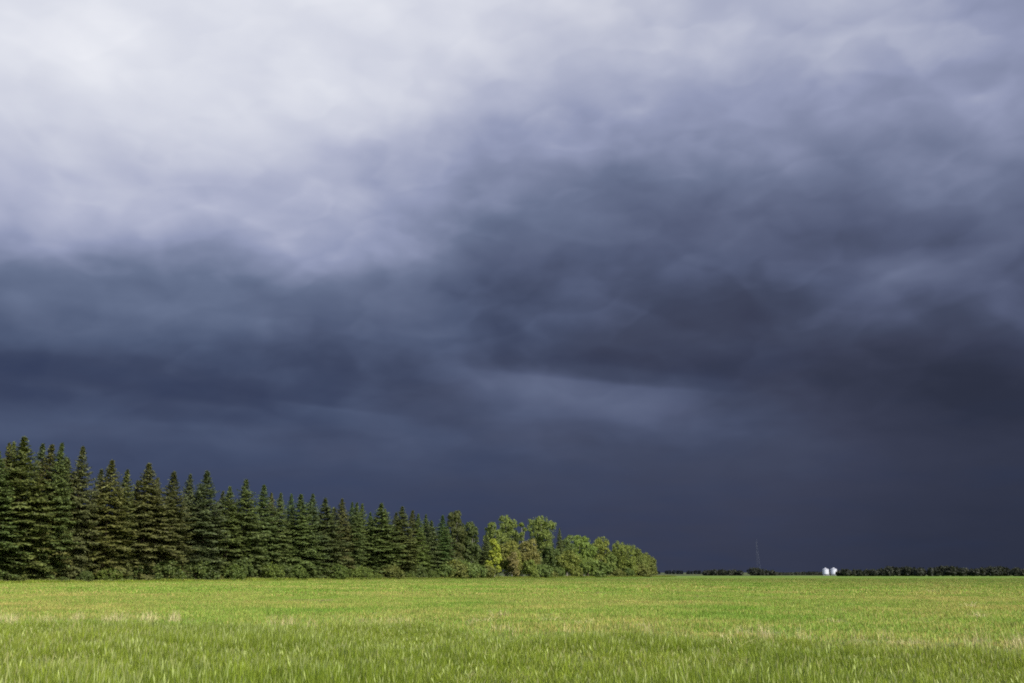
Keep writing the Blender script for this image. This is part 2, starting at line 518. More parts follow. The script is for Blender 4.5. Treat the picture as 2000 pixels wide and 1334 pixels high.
def far_field():
    m, t = new_mat('far_dark_field')  # dull dark green sheet laid over the ground beyond the crop
    pos = t.n('ShaderNodeNewGeometry').outputs['Position']
    n = t.noise(pos, 0.02, 3.0, 0.6)
    out(t, principled(t, t.mix(n, (0.045, 0.06, 0.026), (0.075, 0.085, 0.035)), 0.95, 0, 0.1).outputs[0])
    xs_ = np.linspace(-9000, 9000, 61)
    nr = 500 + 14 * np.sin(xs_ * 0.013) + 8 * np.sin(xs_ * 0.031)
    v = np.concatenate([np.column_stack([xs_, nr, np.full(61, 0.02)]), np.column_stack([xs_, np.full(61, 8990.0), np.full(61, 0.02)])])
    f = np.array([(i, i + 1, 62 + i, 61 + i) for i in range(60)])
    tag(obj('far_field', mesh_np('far_field', v, f, m)), kind='structure')
far_field()

# strips where the soil shows between the drills: low crumbly ridges
def soil_strips():
    m, t = new_mat('bare_soil')
    pos = t.n('ShaderNodeNewGeometry').outputs['Position']
    n = t.noise(pos, 1.4, 4.0, 0.6)
    out(t, principled(t, t.mix(n, (0.10, 0.085, 0.045), (0.22, 0.20, 0.09)), 0.95, 0, 0.1).outputs[0])
    for (x0, x1, y, wd) in ((1010, 1240, 1158.5, 1.6), (1150, 1235, 1160, 0.8), (1330, 1420, 1166.5, 1.4), (1455, 1525, 1168.5, 1.2), (560, 660, 1173.5, 0.9)):
        a, b = on_ground(x0, y), on_ground(x1, y)
        nseg = 40
        tt = np.linspace(0, 1, nseg + 1)
        cx = a[0] + (b[0] - a[0]) * tt
        cy = a[1] + (b[1] - a[1]) * tt + np.cumsum(rng.normal(0, 0.18, nseg + 1))
        wv = wd * np.sin(tt * math.pi) ** 0.4 * rng.uniform(0.6, 1.25, nseg + 1)
        rows = []
        for f, z in ((-1, 0.004), (-0.4, 0.05), (0.2, 0.075), (0.7, 0.03), (1, 0.004)):
            rows.append(np.stack([cx + rng.normal(0, 0.1, nseg + 1), cy + f * wv, z * rng.uniform(0.6, 1.3, nseg + 1) if z > 0.01 else np.full(nseg + 1, z)], 1))
        v = np.concatenate(rows)
        f = np.array([(r * (nseg + 1) + i, r * (nseg + 1) + i + 1, (r + 1) * (nseg + 1) + i + 1, (r + 1) * (nseg + 1) + i) for r in range(4) for i in range(nseg)])
        tag(obj('bare_soil_strip', mesh_np('bare_soil_strip', v, f, m)), kind='structure')
soil_strips()

# ------------------------------------------------------------------ spruce trees
def spruce_meshes(seed, H, R, taper=0.9):
    r = np.random.default_rng(seed)
    Cc, Aa, Nn, Ll, Ww = [], [], [], [], []
    limbs = []
    z = 0.25
    ga = r.uniform(0, 6.28)
    bulge = r.uniform(0.84, 1.16, 12)
    while z < H - 0.25:
        f = z / H
        Rz = min(R, 0.36 * (H - z) ** 0.97 + 0.05) * (0.86 + 0.14 * min(1, f * 5)) * np.interp(f * 11, np.arange(12), bulge) * min(1.0, 0.28 + 0.72 * (H - z) / 3.0) + 0.06
        nb = 7 if f < 0.8 else 5
        ga += r.uniform(0.3, 0.9)
        for b in range(nb + 4):
            between = b >= nb                               # short boughs between the whorls
            th = ga + b * 2 * math.pi / nb + r.normal(0, 0.22) if not between else r.uniform(0, 6.28)
            L = Rz * (r.uniform(0.66, 1.2) if not between else r.uniform(0.55, 0.95))
            if r.random() < 0.05:
                L *= 0.5
            rise = np.interp(f, [0, 0.35, 0.7, 0.9, 1.0], [-0.30, -0.16, 0.10, 0.42, 0.9]) + r.normal(0, 0.08)
            e = np.array([math.cos(th), math.sin(th), 0])
            side = np.array([-math.sin(th), math.cos(th), 0])
            z0 = z + r.normal(0, 0.12) + (r.uniform(0.15, 0.42) if between and f < 0.9 else 0.0)
            def pt(s):
                s = np.asarray(s)[..., None]
                return np.array([0, 0, z0]) + e * (L * s) + np.array([0, 0, 1.0]) * (L * (rise * s - 0.30 * s * s * (1 - f) + 0.22 * s ** 4 * (1 - 0.5 * f)))
            if L > 1.2:
                limbs.append(tube(pt(np.linspace(0, 0.9, 4)), [0.035, 0.028, 0.02, 0.01], 3))
            step = 0.23 if L > 1.0 else 0.15
            ns = max(3, int(L / step))
            for s in np.linspace(0.16 if L > 0.8 else 0.05, 1.0, ns):
                P = pt(s)
                sl = min(1.15, (0.20 + 0.46 * L * (1 - s) ** 0.75) * r.uniform(0.75, 1.2))
                for sg in (-1, 1):
                    d = unit(e * r.uniform(0.5, 0.95) + side * sg + np.array([0, 0, r.uniform(-0.26, 0.04)]))
                    npc = max(1, int(sl / 0.27))
                    for q in range(npc):
                        cc = P + d * (sl * (q + 0.5) / npc) - np.array([0, 0, 0.10 * (q / npc) ** 2 + 0.02]) + r.normal(0, 0.035, 3)
                        Cc.append(cc)
                        Aa.append(d + r.normal(0, 0.28, 3))
                        Nn.append(np.array([0, 0, 1.0]) + e * 0.25 + r.normal(0, 0.3, 3))
                        Ll.append(sl / npc * r.uniform(1.2, 1.7) + 0.06)
                        Ww.append(r.uniform(0.15, 0.27))
                # hanging twigs below the bough
                if L > 1.0 and r.random() < 0.55:
                    Cc.append(P + r.normal(0, 0.09, 3) - np.array([0, 0, 0.16]))
                    Aa.append(np.array([0, 0, -1.0]) + r.normal(0, 0.3, 3))
                    Nn.append(e + r.normal(0, 0.4, 3))
                    Ll.append(r.uniform(0.28, 0.5))
                    Ww.append(r.uniform(0.1, 0.18))
            Cc.append(pt(1.0) + e * 0.08); Aa.append(e + np.array([0, 0, 0.35])); Nn.append(np.array([0, 0, 1.0]) + r.normal(0, 0.3, 3)); Ll.append(0.34); Ww.append(0.16)
        z += r.uniform(0.44, 0.66) * np.interp(f, [0, 0.7, 1], [1.12, 0.95, 0.55])
    # leader shoot
    for k in range(9):
        zz = H - 1.0 + k * 0.12
        for q in range(3):
            th = r.uniform(0, 6.28)
            Cc.append(np.array([0, 0, zz])); Aa.append(np.array([math.cos(th) * 0.6, math.sin(th) * 0.6, 0.8])); Nn.append(r.normal(0, 1, 3)); Ll.append(0.26); Ww.append(0.09)
    v, f = kites(np.array(Cc), np.array(Aa), np.array(Nn), np.array(Ll), np.array(Ww), 0.35)
    crown = mesh_np('spruce_crown', v, f, M_NEEDLE)
    zz = np.linspace(-0.1, H - 0.1, 9)
    wob = np.cumsum(r.normal(0, 0.03, (9, 2)), 0)
    tr = tube(np.column_stack([wob * 0.4, zz]), 0.24 * (1 - zz / (H * 1.02)) + 0.012, 8)
    vv, ff = join([tr] + limbs)
    return mesh_np('spruce_trunk', vv, ff, M_BARK), crown

SPRUCE = [spruce_meshes(100 + i, H, R, tp) for i, (H, R, tp) in enumerate(
    [(20.0, 3.9, 0.80), (18.0, 3.5, 0.85), (19.0, 3.3, 0.78), (17.0, 3.7, 0.95), (20.0, 3.6, 0.70), (18.0, 3.0, 0.85), (19.0, 4.1, 0.9)])]
SPRUCE_H = [20.0, 18.0, 19.0, 17.0, 20.0, 18.0, 19.0]

# the tree row runs away from the left foreground to the middle of the field
ROW0, ROW1 = np.array([-77.0, 150.0]), np.array([58.0, 400.0])
ROWD = (ROW1 - ROW0) / np.linalg.norm(ROW1 - ROW0)
ROWN = np.array([-ROWD[1], ROWD[0]])                     # away from the field
def row_point(px, py, back):
    """Where the sight line over (px, py) meets the row, set back by some metres."""
    d = sight(px, py)
    k = d.x / d.y
    o = ROW0 + ROWN * back
    # o.x + s dx = k (o.y + s dy)
    s = (k * o[1] - o[0]) / (ROWD[0] - k * ROWD[1])
    return o + ROWD * s

def place_tree(name, meshes, base_h, x, y, h, width=1.0, rz=None, color=(0.05, 0.07, 0.03), lean=0.0):
    s = h / base_h
    root = empty(name, (x, y, -0.03), random.uniform(0, 6.28) if rz is None else rz, (s * width, s * width, s))
    root.rotation_euler[0] = random.gauss(0, 0.016) + lean
    root.rotation_euler[1] = random.gauss(0, 0.016)
    t_ = obj('trunk', meshes[0], root)
    c_ = obj('crown', meshes[1], root)
    c_.color = (*color, 1.0)
    return root

ORD = ['first', 'second', 'third', 'fourth', 'fifth', 'sixth', 'seventh', 'eighth', 'ninth', 'tenth', 'eleventh', 'twelfth',
       'thirteenth', 'fourteenth', 'fifteenth', 'sixteenth', 'seventeenth', 'eighteenth', 'nineteenth']
ORD += ['twentieth'] + ['twenty-' + o for o in ORD[:9]] + ['thirtieth'] + ['thirty-' + o for o in ORD[:9]] + ['fortieth'] + ['forty-' + o for o in ORD[:9]]

# spire: sight x, sight y, row set-back, girth, tint (d = deep green, o = olive, b = brown-tinged, g = grey-green)
SPIRES = [(2, 880, 0, 1.05, 'd'), (18, 864, 2, .8, 'o'), (28, 861, 6, .8, 'o'), (40, 863, 4, .85, 'b'), (56, 851, 0, 1.05, 'o'), (80, 866, 6, .75, 'g'),
          (99, 867, 1, .85, 'o'), (114, 864, 0, .9, 'd'), (136, 893, 3, .9, 'b'), (164, 870, 0, 1.0, 'd'), (194, 915, 4, .9, 'g'),
          (220, 897, 0, .95, 'o'), (246, 916, 1, .85, 'o'), (270, 938, 5, .8, 'd'), (292, 904, 0, 1.05, 'o'), (306, 932, 4, .8, 'g'), (339, 919, 0, 1.05, 'd'),
          (369, 925, 2, .8, 'g'), (388, 944, 5, .8, 'd'), (407, 919, 0, 1.0, 'd'), (430, 958, 4, .85, 'g'), (451, 949, 0, .95, 'o'), (483, 936, 0, 1.05, 'd'), (514, 946, 2, .95, 'd'),
          (530, 962, 4, .85, 'o'), (545, 961, 0, .85, 'o'), (566, 964, 4, .7, 'g'), (589, 965, 0, 1.0, 'o'), (610, 964, 2, .9, 'g'), (640, 972, 0, 1.05, 'd'),
          (656, 990, 3, .9, 'd'), (670, 973, 2, .85, 'd'), (686, 979, 5, .7, 'g'), (696, 981, 0, .9, 'd'), (705, 983, 3, .75, 'b'), (722, 1000, 2, .9, 'd'), (744, 982, 0, 1.05, 'o'), (757, 993, 3, .85, 'd'),
          (773, 1000, 5, .8, 'd'), (787, 988, 0, 1.0, 'd'), (807, 996, 2, .9, 'd'), (820, 1003, 0, .85, 'o'), (828, 1004, 4, .8, 'd'), (845, 1016, 1, .9, 'g'), (863, 1005, 0, 1.0, 'd')]
TINT = {'d': ((0.078, 0.101, 0.034), 'dark green'), 'o': ((0.090, 0.114, 0.034), 'olive green'),
        'b': ((0.096, 0.116, 0.034), 'yellowish olive'), 'g': ((0.078, 0.100, 0.042), 'grey-green')}
SPIRES.sort()
spire_base = []
for i, (px, py, back, girth, tint) in enumerate(SPIRES):
    x, y = row_point(px, py, back + random.uniform(-0.4, 0.4))
    h = top_height(px, py, y)
    k = i % len(SPRUCE)
    c, word = TINT[tint]
    c = tuple(a * random.uniform(0.88, 1.12) for a in c)
    o = place_tree('spruce_tree', SPRUCE[k], SPRUCE_H[k], x, y, h, girth * random.uniform(1.02, 1.45) * (18.0 / h) ** 0.5, color=c)
    shape = ('broad' if girth > 1.0 else 'slender' if girth < 0.82 else 'full') + (' half-hidden' if back >= 4 else '')
    tag(o, f'{shape} {word} spruce, {ORD[i]} spire from the left edge of the photo', 'spruce tree', 'spruces of the tree row')
    spire_base.append((px, x, y))
# trees deeper in the belt, and a few beyond the left edge
for s in np.arange(-26, 150, 4.2):
    for back in (7.5, 12.0):
        if back > 9 and random.random() < 0.4:
            continue
        p = ROW0 + ROWD * (s + random.uniform(-1.5, 1.5)) + ROWN * (back + random.uniform(-1, 1))
        k = random.randrange(len(SPRUCE))
        h = np.interp(s, [-26, 0, 30, 70, 110, 150], [19.5, 18.8, 17.0, 15.4, 13.6, 10.5]) * random.uniform(0.84, 0.985)
        o = place_tree('spruce_tree', SPRUCE[k], SPRUCE_H[k], p[0], p[1], h, 1.05, color=tuple(a * random.uniform(0.9, 1.1) for a in TINT['d'][0]))
        tag(o, 'dark spruce deep in the belt, hidden behind the front spires', 'spruce tree', 'spruces deep in the belt')
for s in (-6.5, -11.5, -17.0, -22.5):
    p = ROW0 + ROWD * s
    k = random.randrange(len(SPRUCE))
    o = place_tree('spruce_tree', SPRUCE[k], SPRUCE_H[k], p[0], p[1], 19.6 + random.uniform(-1, 1), 1.0, color=TINT['o'][0])
    tag(o, 'spruce at the near end of the row, past the left edge', 'spruce tree', 'spruces past the left edge')

# ------------------------------------------------------------------ broadleaf trees and shrubs
def broadleaf_meshes(seed, H, W, lobes=9, leaves=9000, leaf=0.30, low=0.12, top_heavy=0.0, airy=0.0, stems=1):
    """Crown of rounded lobes carried on limbs; W is the crown's half width, low the height of its lowest leaves."""
    r = np.random.default_rng(seed)
    cen, rad = [], []
    for i in range(lobes):
        f = (i + 0.5) / lobes
        zf = low + (1 - low) * (0.16 + 0.72 * f)
        env = math.sin(math.pi * min(0.98, max(0.08, (zf - low * 0.5) / (1.08 - low * 0.5)) ** (0.75 + top_heavy)))
        if low <= 0.12 and zf < 0.5:
            env = max(env, 0.85)
        th = i * 2.4 + r.uniform(-0.5, 0.5)
        rr = W * env * r.uniform(0.30, 0.62)
        R = W * r.uniform(0.36, 0.56) * (0.65 + 0.45 * env)
        cen.append((rr * math.cos(th), rr * math.sin(th), min(zf * H, H - R * 0.78)))
        rad.append(R)
    cen, rad = np.array(cen), np.array(rad)
    # each lobe breaks into small clumps on its skin
    pts, nor = [], []
    per = (rad ** 2) / (rad ** 2).sum()
    for cc, R, w_ in zip(cen, rad, per):
        ncl = max(8, int(26 * (1 - airy * 0.4)))
        nl = max(6, int(leaves * w_ / ncl))
        for q in range(ncl):
            d = unit(r.normal(0, 1, 3))
            if d[2] < -0.55:
                d[2] *= -0.6
                d = unit(d)
            rc = R * r.uniform(0.62, 1.0)
            c2 = cc + d * rc * np.array([1, 1, 0.88])
            rs = R * r.uniform(0.20, 0.36)
            e = r.normal(0, 1, (nl, 3))
            e = unit(e) * (r.uniform(0, 1, (nl, 1)) ** 0.45) * rs
            pts.append(c2 + e)
            nor.append(unit(e + d * rs * 0.6 + np.array([0, 0, rs * 0.45])))
        # some leaves fill the lobe
        nl2 = int(leaves * w_ * 0.18)
        e = r.normal(0, 0.45, (nl2, 3)) * R
        e *= np.minimum(1.0, 0.95 * R / np.maximum(np.linalg.norm(e, axis=1, keepdims=True), 1e-6))
        pts.append(cc + e)
        nor.append(unit(r.normal(0, 1, (nl2, 3)) + np.array([0, 0, 0.6])))
    P, N = np.concatenate(pts), np.concatenate(nor)
    ok = P[:, 2] > 0.08
    P, N = P[ok], N[ok]
    N = N + r.normal(0, 0.45, N.shape)
    n = len(P)
    v, f = kites(P, r.normal(0, 1, (n, 3)) + np.array([0, 0, -0.3]), N, r.uniform(0.75, 1.35, n) * leaf, r.uniform(0.55, 0.95, n) * leaf, 0.25)
    crown = mesh_np('leafy_crown', v, f, M_LEAF)
    parts = []
    rt = 0.035 * H ** 0.85
    for s_ in range(stems):
        off = np.array([0.0, 0, 0]) if stems == 1 else np.array([r.normal(0, W * 0.15), r.normal(0, W * 0.15), 0])
        zz = np.linspace(-0.1, H * 0.62, 7)
        wob = np.cumsum(r.normal(0, 0.025 * H / 7, (7, 2)), 0)
        axis = np.column_stack([wob, zz]) + off
        parts.append(tube(axis, (rt / stems ** 0.5) * (1 - 0.85 * zz / (H * 0.64)), 7))
    for cc, R in zip(cen, rad):
        z0 = max(0.1 * H, min(cc[2] * 0.62, H * 0.6))
        st = np.array([np.interp(z0, axis[:, 2], axis[:, 0]), np.interp(z0, axis[:, 2], axis[:, 1]), z0])
        midp = st * 0.5 + cc * 0.5 + np.array([0, 0, -0.04 * H])
        parts.append(tube(np.array([st, midp, cc, cc + (cc - midp) * 0.2]), np.array([0.42, 0.3, 0.18, 0.05]) * rt, 5))
    vv, ff = join(parts)
    return mesh_np('leafy_trunk', vv, ff, M_PALE if H > 7 else M_BARK), crown

# sight x of the middle, sight y of the top, half width in sight units, set-back, colour, options, label
BROAD = [
    (888, 985, 23, 3, (0.050, 0.060, 0.024), dict(lobes=17, leaves=12000, airy=0.2, low=0.04, top_heavy=-0.15), 'tall dim olive poplar rising above the last spruces'),
    (922, 1012, 19, 0, (0.048, 0.066, 0.026), dict(lobes=13, leaves=10000, low=0.03), 'narrow dark green tree right of the tall olive poplar'),
    (963, 1013, 20, 7, (0.094, 0.122, 0.040), dict(lobes=8, leaves=6000, airy=0.1, low=0.2, top_heavy=0.2), 'light green aspen above the yellow-green bush'),
    (992, 1002, 24, 8, (0.094, 0.122, 0.040), dict(lobes=10, leaves=7500, airy=0.1, low=0.2, top_heavy=0.2), 'tallest light green aspen, left of the flat-topped one'),
    (1020, 1013, 9, 10, (0.084, 0.112, 0.036), dict(lobes=5, leaves=2500, airy=0.7, low=0.45, top_heavy=0.6), 'thin young aspen between two larger light green aspens'),
    (1058, 1005, 28, 7, (0.094, 0.122, 0.040), dict(lobes=11, leaves=9500, airy=0.1, low=0.2, top_heavy=0.3), 'broad flat-topped light green aspen behind the reddish bush'),
    (966, 1047, 15, -2, (0.17, 0.20, 0.035), dict(lobes=8, leaves=6000, low=0.03, top_heavy=-0.1), 'bright yellow-green bush at the start of the leafy trees'),
    (992, 1055, 22, 0, (0.118, 0.128, 0.040), dict(lobes=9, leaves=7500, low=0.05), 'round olive-brown bush beside the yellow-green one'),
    (1000, 1076, 13, -3, (0.116, 0.106, 0.050), dict(lobes=6, leaves=4000, low=0.03), 'pinkish brown bush in front of the olive-brown one'),
    (1032, 1053, 24, 0, (0.112, 0.110, 0.044), dict(lobes=9, leaves=8000, low=0.06), 'round reddish brown bush under the flat-topped aspen'),
    (1034, 1092, 15, -4, (0.105, 0.135, 0.04), dict(lobes=6, leaves=4000, low=0.02), 'small green bush at the foot of the reddish brown one'),
    (1078, 1064, 20, 3, (0.055, 0.078, 0.028), dict(lobes=8, leaves=6000, low=0.06), 'dark green tree right of the reddish brown bush'),
    (1107, 1040, 20, 5, (0.075, 0.105, 0.04), dict(lobes=9, leaves=7000, low=0.1), 'mid green tree beside the tiny lone spruce tip'),
    (1112, 1076, 22, -2, (0.105, 0.125, 0.035), dict(lobes=8, leaves=7000, low=0.04), 'low olive tree in front of the mid green one'),
    (1137, 1041, 24, 2, (0.100, 0.142, 0.040), dict(lobes=10, leaves=9500, low=0.05), 'fresh green tree, tallest of the rounded trees on the right'),
    (1148, 1088, 17, -3, (0.095, 0.13, 0.04), dict(lobes=7, leaves=5000, low=0.03), 'low green bush before the fresh green tree'),
    (1170, 1050, 24, 2, (0.105, 0.125, 0.035), dict(lobes=9, leaves=9000, low=0.05), 'round olive tree right of the fresh green one'),
    (1192, 1078, 16, -2, (0.085, 0.115, 0.035), dict(lobes=7, leaves=5000, low=0.03), 'small rounded green tree in front, third from the right end'),
    (1214, 1060, 28, 0, (0.10, 0.125, 0.035), dict(lobes=10, leaves=10000, low=0.03), 'wide rounded green tree, third from the right end at the back'),
    (1243, 1069, 22, 0, (0.09, 0.112, 0.035), dict(lobes=8, leaves=8000, low=0.03), 'rounded olive green tree, next to last at the right end'),
    (1264, 1081, 20, 0, (0.085, 0.10, 0.035), dict(lobes=8, leaves=8000, low=0.02), 'last dense rounded tree at the right end of the row'),
]
for i, (px, py, hw, back, c, opt, label) in enumerate(BROAD):
    x, y = row_point(px, py, back)
    h = top_height(px, py, y)
    W = hw / 1944.0 * y * 1.16
    opt = dict(opt, leaves=int(opt['leaves'] * 1.35))
    ms = broadleaf_meshes(300 + i, h, W, leaf=0.36 if h > 8 else 0.32, **opt)
    o = place_tree('broadleaf_tree' if h > 7 else 'leafy_bush', ms, h, x, y, h, 1.0, rz=0.0, color=(c[0] * 1.38, c[1] * 1.42, c[2] * 1.2))
    tag(o, label, 'tree' if h > 7 else 'bush', 'leafy trees at the far end of the row')
for px, py, back, word in ((1091, 1031, 6, 'tiny lone spruce tip among the leafy trees'), (1008, 1034, 5, 'dark spruce peeping between the two big aspens'),
                           (948, 1040, 4, 'short dark spruce in the dip left of the aspens'), (905, 1022, 6, 'dark spruce behind the tall dim poplar'),
                           (1075, 1048, 6, 'dark spruce standing behind the flat-topped aspen')):
    x, y = row_point(px, py, back)
    h = top_height(px, py, y)
    o = place_tree('spruce_tree', SPRUCE[5], SPRUCE_H[5], x, y, h, 1.0 if px != 1091 else 0.7, color=TINT['d'][0])
    tag(o, word, 'spruce tree', 'spruces among the leafy trees')
for s in np.arange(122, 292, 5.5):                       # dense dark growth behind the leafy front
    p = ROW0 + ROWD * s + ROWN * random.uniform(6, 9)
    h = np.interp(s, [122, 165, 200, 240, 292], [8.5, 10.0, 10.0, 9.5, 8.5]) * random.uniform(0.8, 1.0)
    if s > 275:
        continue
    ms = broadleaf_meshes(500 + int(s), h, 3.6, 9, 5000, 0.36, 0.02)
    o = place_tree('broadleaf_tree', ms, h, p[0], p[1], h, 1.0, color=(0.075, 0.105, 0.036))
    tag(o, 'green tree hidden behind the leafy front of the row', 'tree', 'trees behind the leafy front')

SHRUB = [broadleaf_meshes(700 + i, 2.4, 1.7 + 0.25 * i, 7, 3600, 0.20, 0.0, -0.2, 0.0, 3) for i in range(4)]
for i, (px, x, y) in enumerate(spire_base):
    if px < 140 and i % 3:
        continue
    p = ROW0 + ROWD * (np.dot(np.array([x, y]) - ROW0, ROWD) + random.uniform(-1, 1)) - ROWN * random.uniform(0.6, 4.6)
    h = random.uniform(1.0, 2.3) if px < 180 else random.uniform(1.0, 4.4) if px < 520 else random.uniform(1.0, 3.8)
    g = random.choice([(0.078, 0.115, 0.028), (0.095, 0.135, 0.030), (0.066, 0.095, 0.028), (0.100, 0.118, 0.034)])
    o = place_tree('low_shrub', SHRUB[i % 4], 2.4, p[0], p[1], h, random.uniform(0.95, 1.25), color=g)
    tag(o, f'low leafy green shrub at the foot of the {ORD[i]} spire from the left', 'shrub', 'shrubs along the foot of the row')
for i, px in enumerate((872, 886, 902, 918, 934, 952, 1055, 1072, 1090, 1128, 1166, 1205, 1228, 1250)):
    x, y = on_ground(px, 1127.6)
    q = row_point(px, 1126, -4.0)
    o = place_tree('low_shrub', SHRUB[i % 4], 2.4, q[0], q[1], random.uniform(2.2, 5.2), 1.2, color=(0.095 + 0.025 * (i % 2), 0.14, 0.04))
    tag(o, f'low green shrub under the leafy trees, {ORD[i]} from their left', 'shrub', 'shrubs under the leafy trees')

# ------------------------------------------------------------------ distant woods: too far to tell the trees apart
def far_wood(name, label, x0, x1, ylow, tops, color, leaf, leaves, seed, depth=9.0, gap=0.7):
    r = np.random.default_rng(seed)
    pts, nor = [], []
    a, b = on_ground(x0, ylow), on_ground(x1, ylow)
    L = math.hypot(b[0] - a[0], b[1] - a[1])
    nt = max(3, int(L / gap))
    xs_, ys_ = [t_[0] for t_ in tops], [t_[1] for t_ in tops]
    for i in range(nt):
        f = (i + r.uniform(0, 1)) / nt
        px = x0 + (x1 - x0) * f
        bx, by = a[0] + (b[0] - a[0]) * f, a[1] + (b[1] - a[1]) * f + r.uniform(0, depth)
        h = max(1.2, top_height(px, np.interp(px, xs_, ys_), by) * r.uniform(0.78, 1.04) * (0.90 + 0.14 * math.sin(f * L * 0.21 + 2.0) * math.sin(f * L * 0.075)))
        R = max(1.5, min(h * 0.45, 3.4)) * r.uniform(0.8, 1.2)
        nl = int(leaves)
        e = unit(r.normal(0, 1, (nl, 3))) * (r.uniform(0.1, 1, (nl, 1)) ** 0.5)
        conif = r.random() < 0.35
        z = (e[:, 2] * 0.5 + 0.5)
        wz = (1 - z) * 0.8 + 0.1 if conif else 1.0
        pts.append(np.column_stack([bx + e[:, 0] * R * wz, by + e[:, 1] * R * wz, z * h]))
        nor.append(e + np.array([0, -0.2, 0.4]) + r.normal(0, 0.4, e.shape))
    P, N = np.concatenate(pts), np.concatenate(nor)
    n = len(P)
    v, f = kites(P, r.normal(0, 1, (n, 3)), N, r.uniform(0.7, 1.3, n) * leaf, r.uniform(0.6, 1.0, n) * leaf, 0.3)
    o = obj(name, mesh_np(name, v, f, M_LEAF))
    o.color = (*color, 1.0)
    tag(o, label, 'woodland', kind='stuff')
SHADED_LEAF = (0.021, 0.026, 0.018)  # storm-cloud shade over the far trees, put into their leaf colour
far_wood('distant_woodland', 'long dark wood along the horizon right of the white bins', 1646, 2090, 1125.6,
         [(1646, 1110), (1700, 1109), (1740, 1105), (1830, 1106), (1860, 1103), (1960, 1105), (2000, 1108), (2090, 1107)], SHADED_LEAF, 0.9, 260, 41)
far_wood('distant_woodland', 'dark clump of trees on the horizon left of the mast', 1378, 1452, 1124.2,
         [(1378, 1114), (1400, 1110), (1440, 1109), (1452, 1115)], SHADED_LEAF, 0.9, 260, 42)
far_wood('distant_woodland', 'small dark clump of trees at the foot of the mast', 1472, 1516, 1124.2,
         [(1472, 1106), (1490, 1107), (1500, 1113), (1508, 1108), (1516, 1116)], SHADED_LEAF, 0.9, 260, 43)
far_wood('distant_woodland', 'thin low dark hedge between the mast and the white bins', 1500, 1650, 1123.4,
         [(1500, 1117), (1560, 1116), (1650, 1116)], SHADED_LEAF, 0.9, 160, 44)
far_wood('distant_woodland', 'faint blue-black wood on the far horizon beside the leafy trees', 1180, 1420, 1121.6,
         [(1180, 1113), (1300, 1113.5), (1420, 1114.5)], (0.012, 0.017, 0.026), 2.4, 110, 45, 40.0, 2.5)  # blue of the hazy distance is put into this leaf colour

# ------------------------------------------------------------------ grain bins and mast
def simple_mat(name, c1, c2, rough=0.5, metal=0.0, scale=2.0):
    m, t = new_mat(name)
    n = t.noise(t.n('ShaderNodeTexCoord').outputs['Object'], scale, 4.0, 0.6)
    out(t, principled(t, t.mix(n, c1, c2), rough, metal).outputs[0])
    return m
M_WHITE = simple_mat('white_bin_paint', (0.40, 0.41, 0.46), (0.50, 0.51, 0.56), 0.5)
M_ROOF = simple_mat('bin_roof_sheet', (0.22, 0.23, 0.27), (0.28, 0.29, 0.33), 0.5)
M_GALV = simple_mat('galvanised_steel', (0.30, 0.31, 0.33), (0.40, 0.41, 0.43), 0.5, 0.5)
M_DUN = simple_mat('weathered_tank_paint', (0.24, 0.25, 0.20), (0.32, 0.33, 0.27), 0.6)

def lathe(profile, sides=40):
    pr = np.array(profile)
    th = np.linspace(0, 2 * math.pi, sides, endpoint=False)
    v = np.stack([pr[:, 0][:, None] * np.cos(th), pr[:, 0][:, None] * np.sin(th), np.repeat(pr[:, 1][:, None], sides, 1)], -1).reshape(-1, 3)
    f = np.array([(i * sides + j, i * sides + (j + 1) % sides, (i + 1) * sides + (j + 1) % sides, (i + 1) * sides + j) for i in range(len(pr) - 1) for j in range(sides)])
    return v, f

def bar(a, b, r=0.05, sides=5):
    return tube(np.array([a, (np.array(a) + np.array(b)) / 2, b], float), [r, r, r], sides)

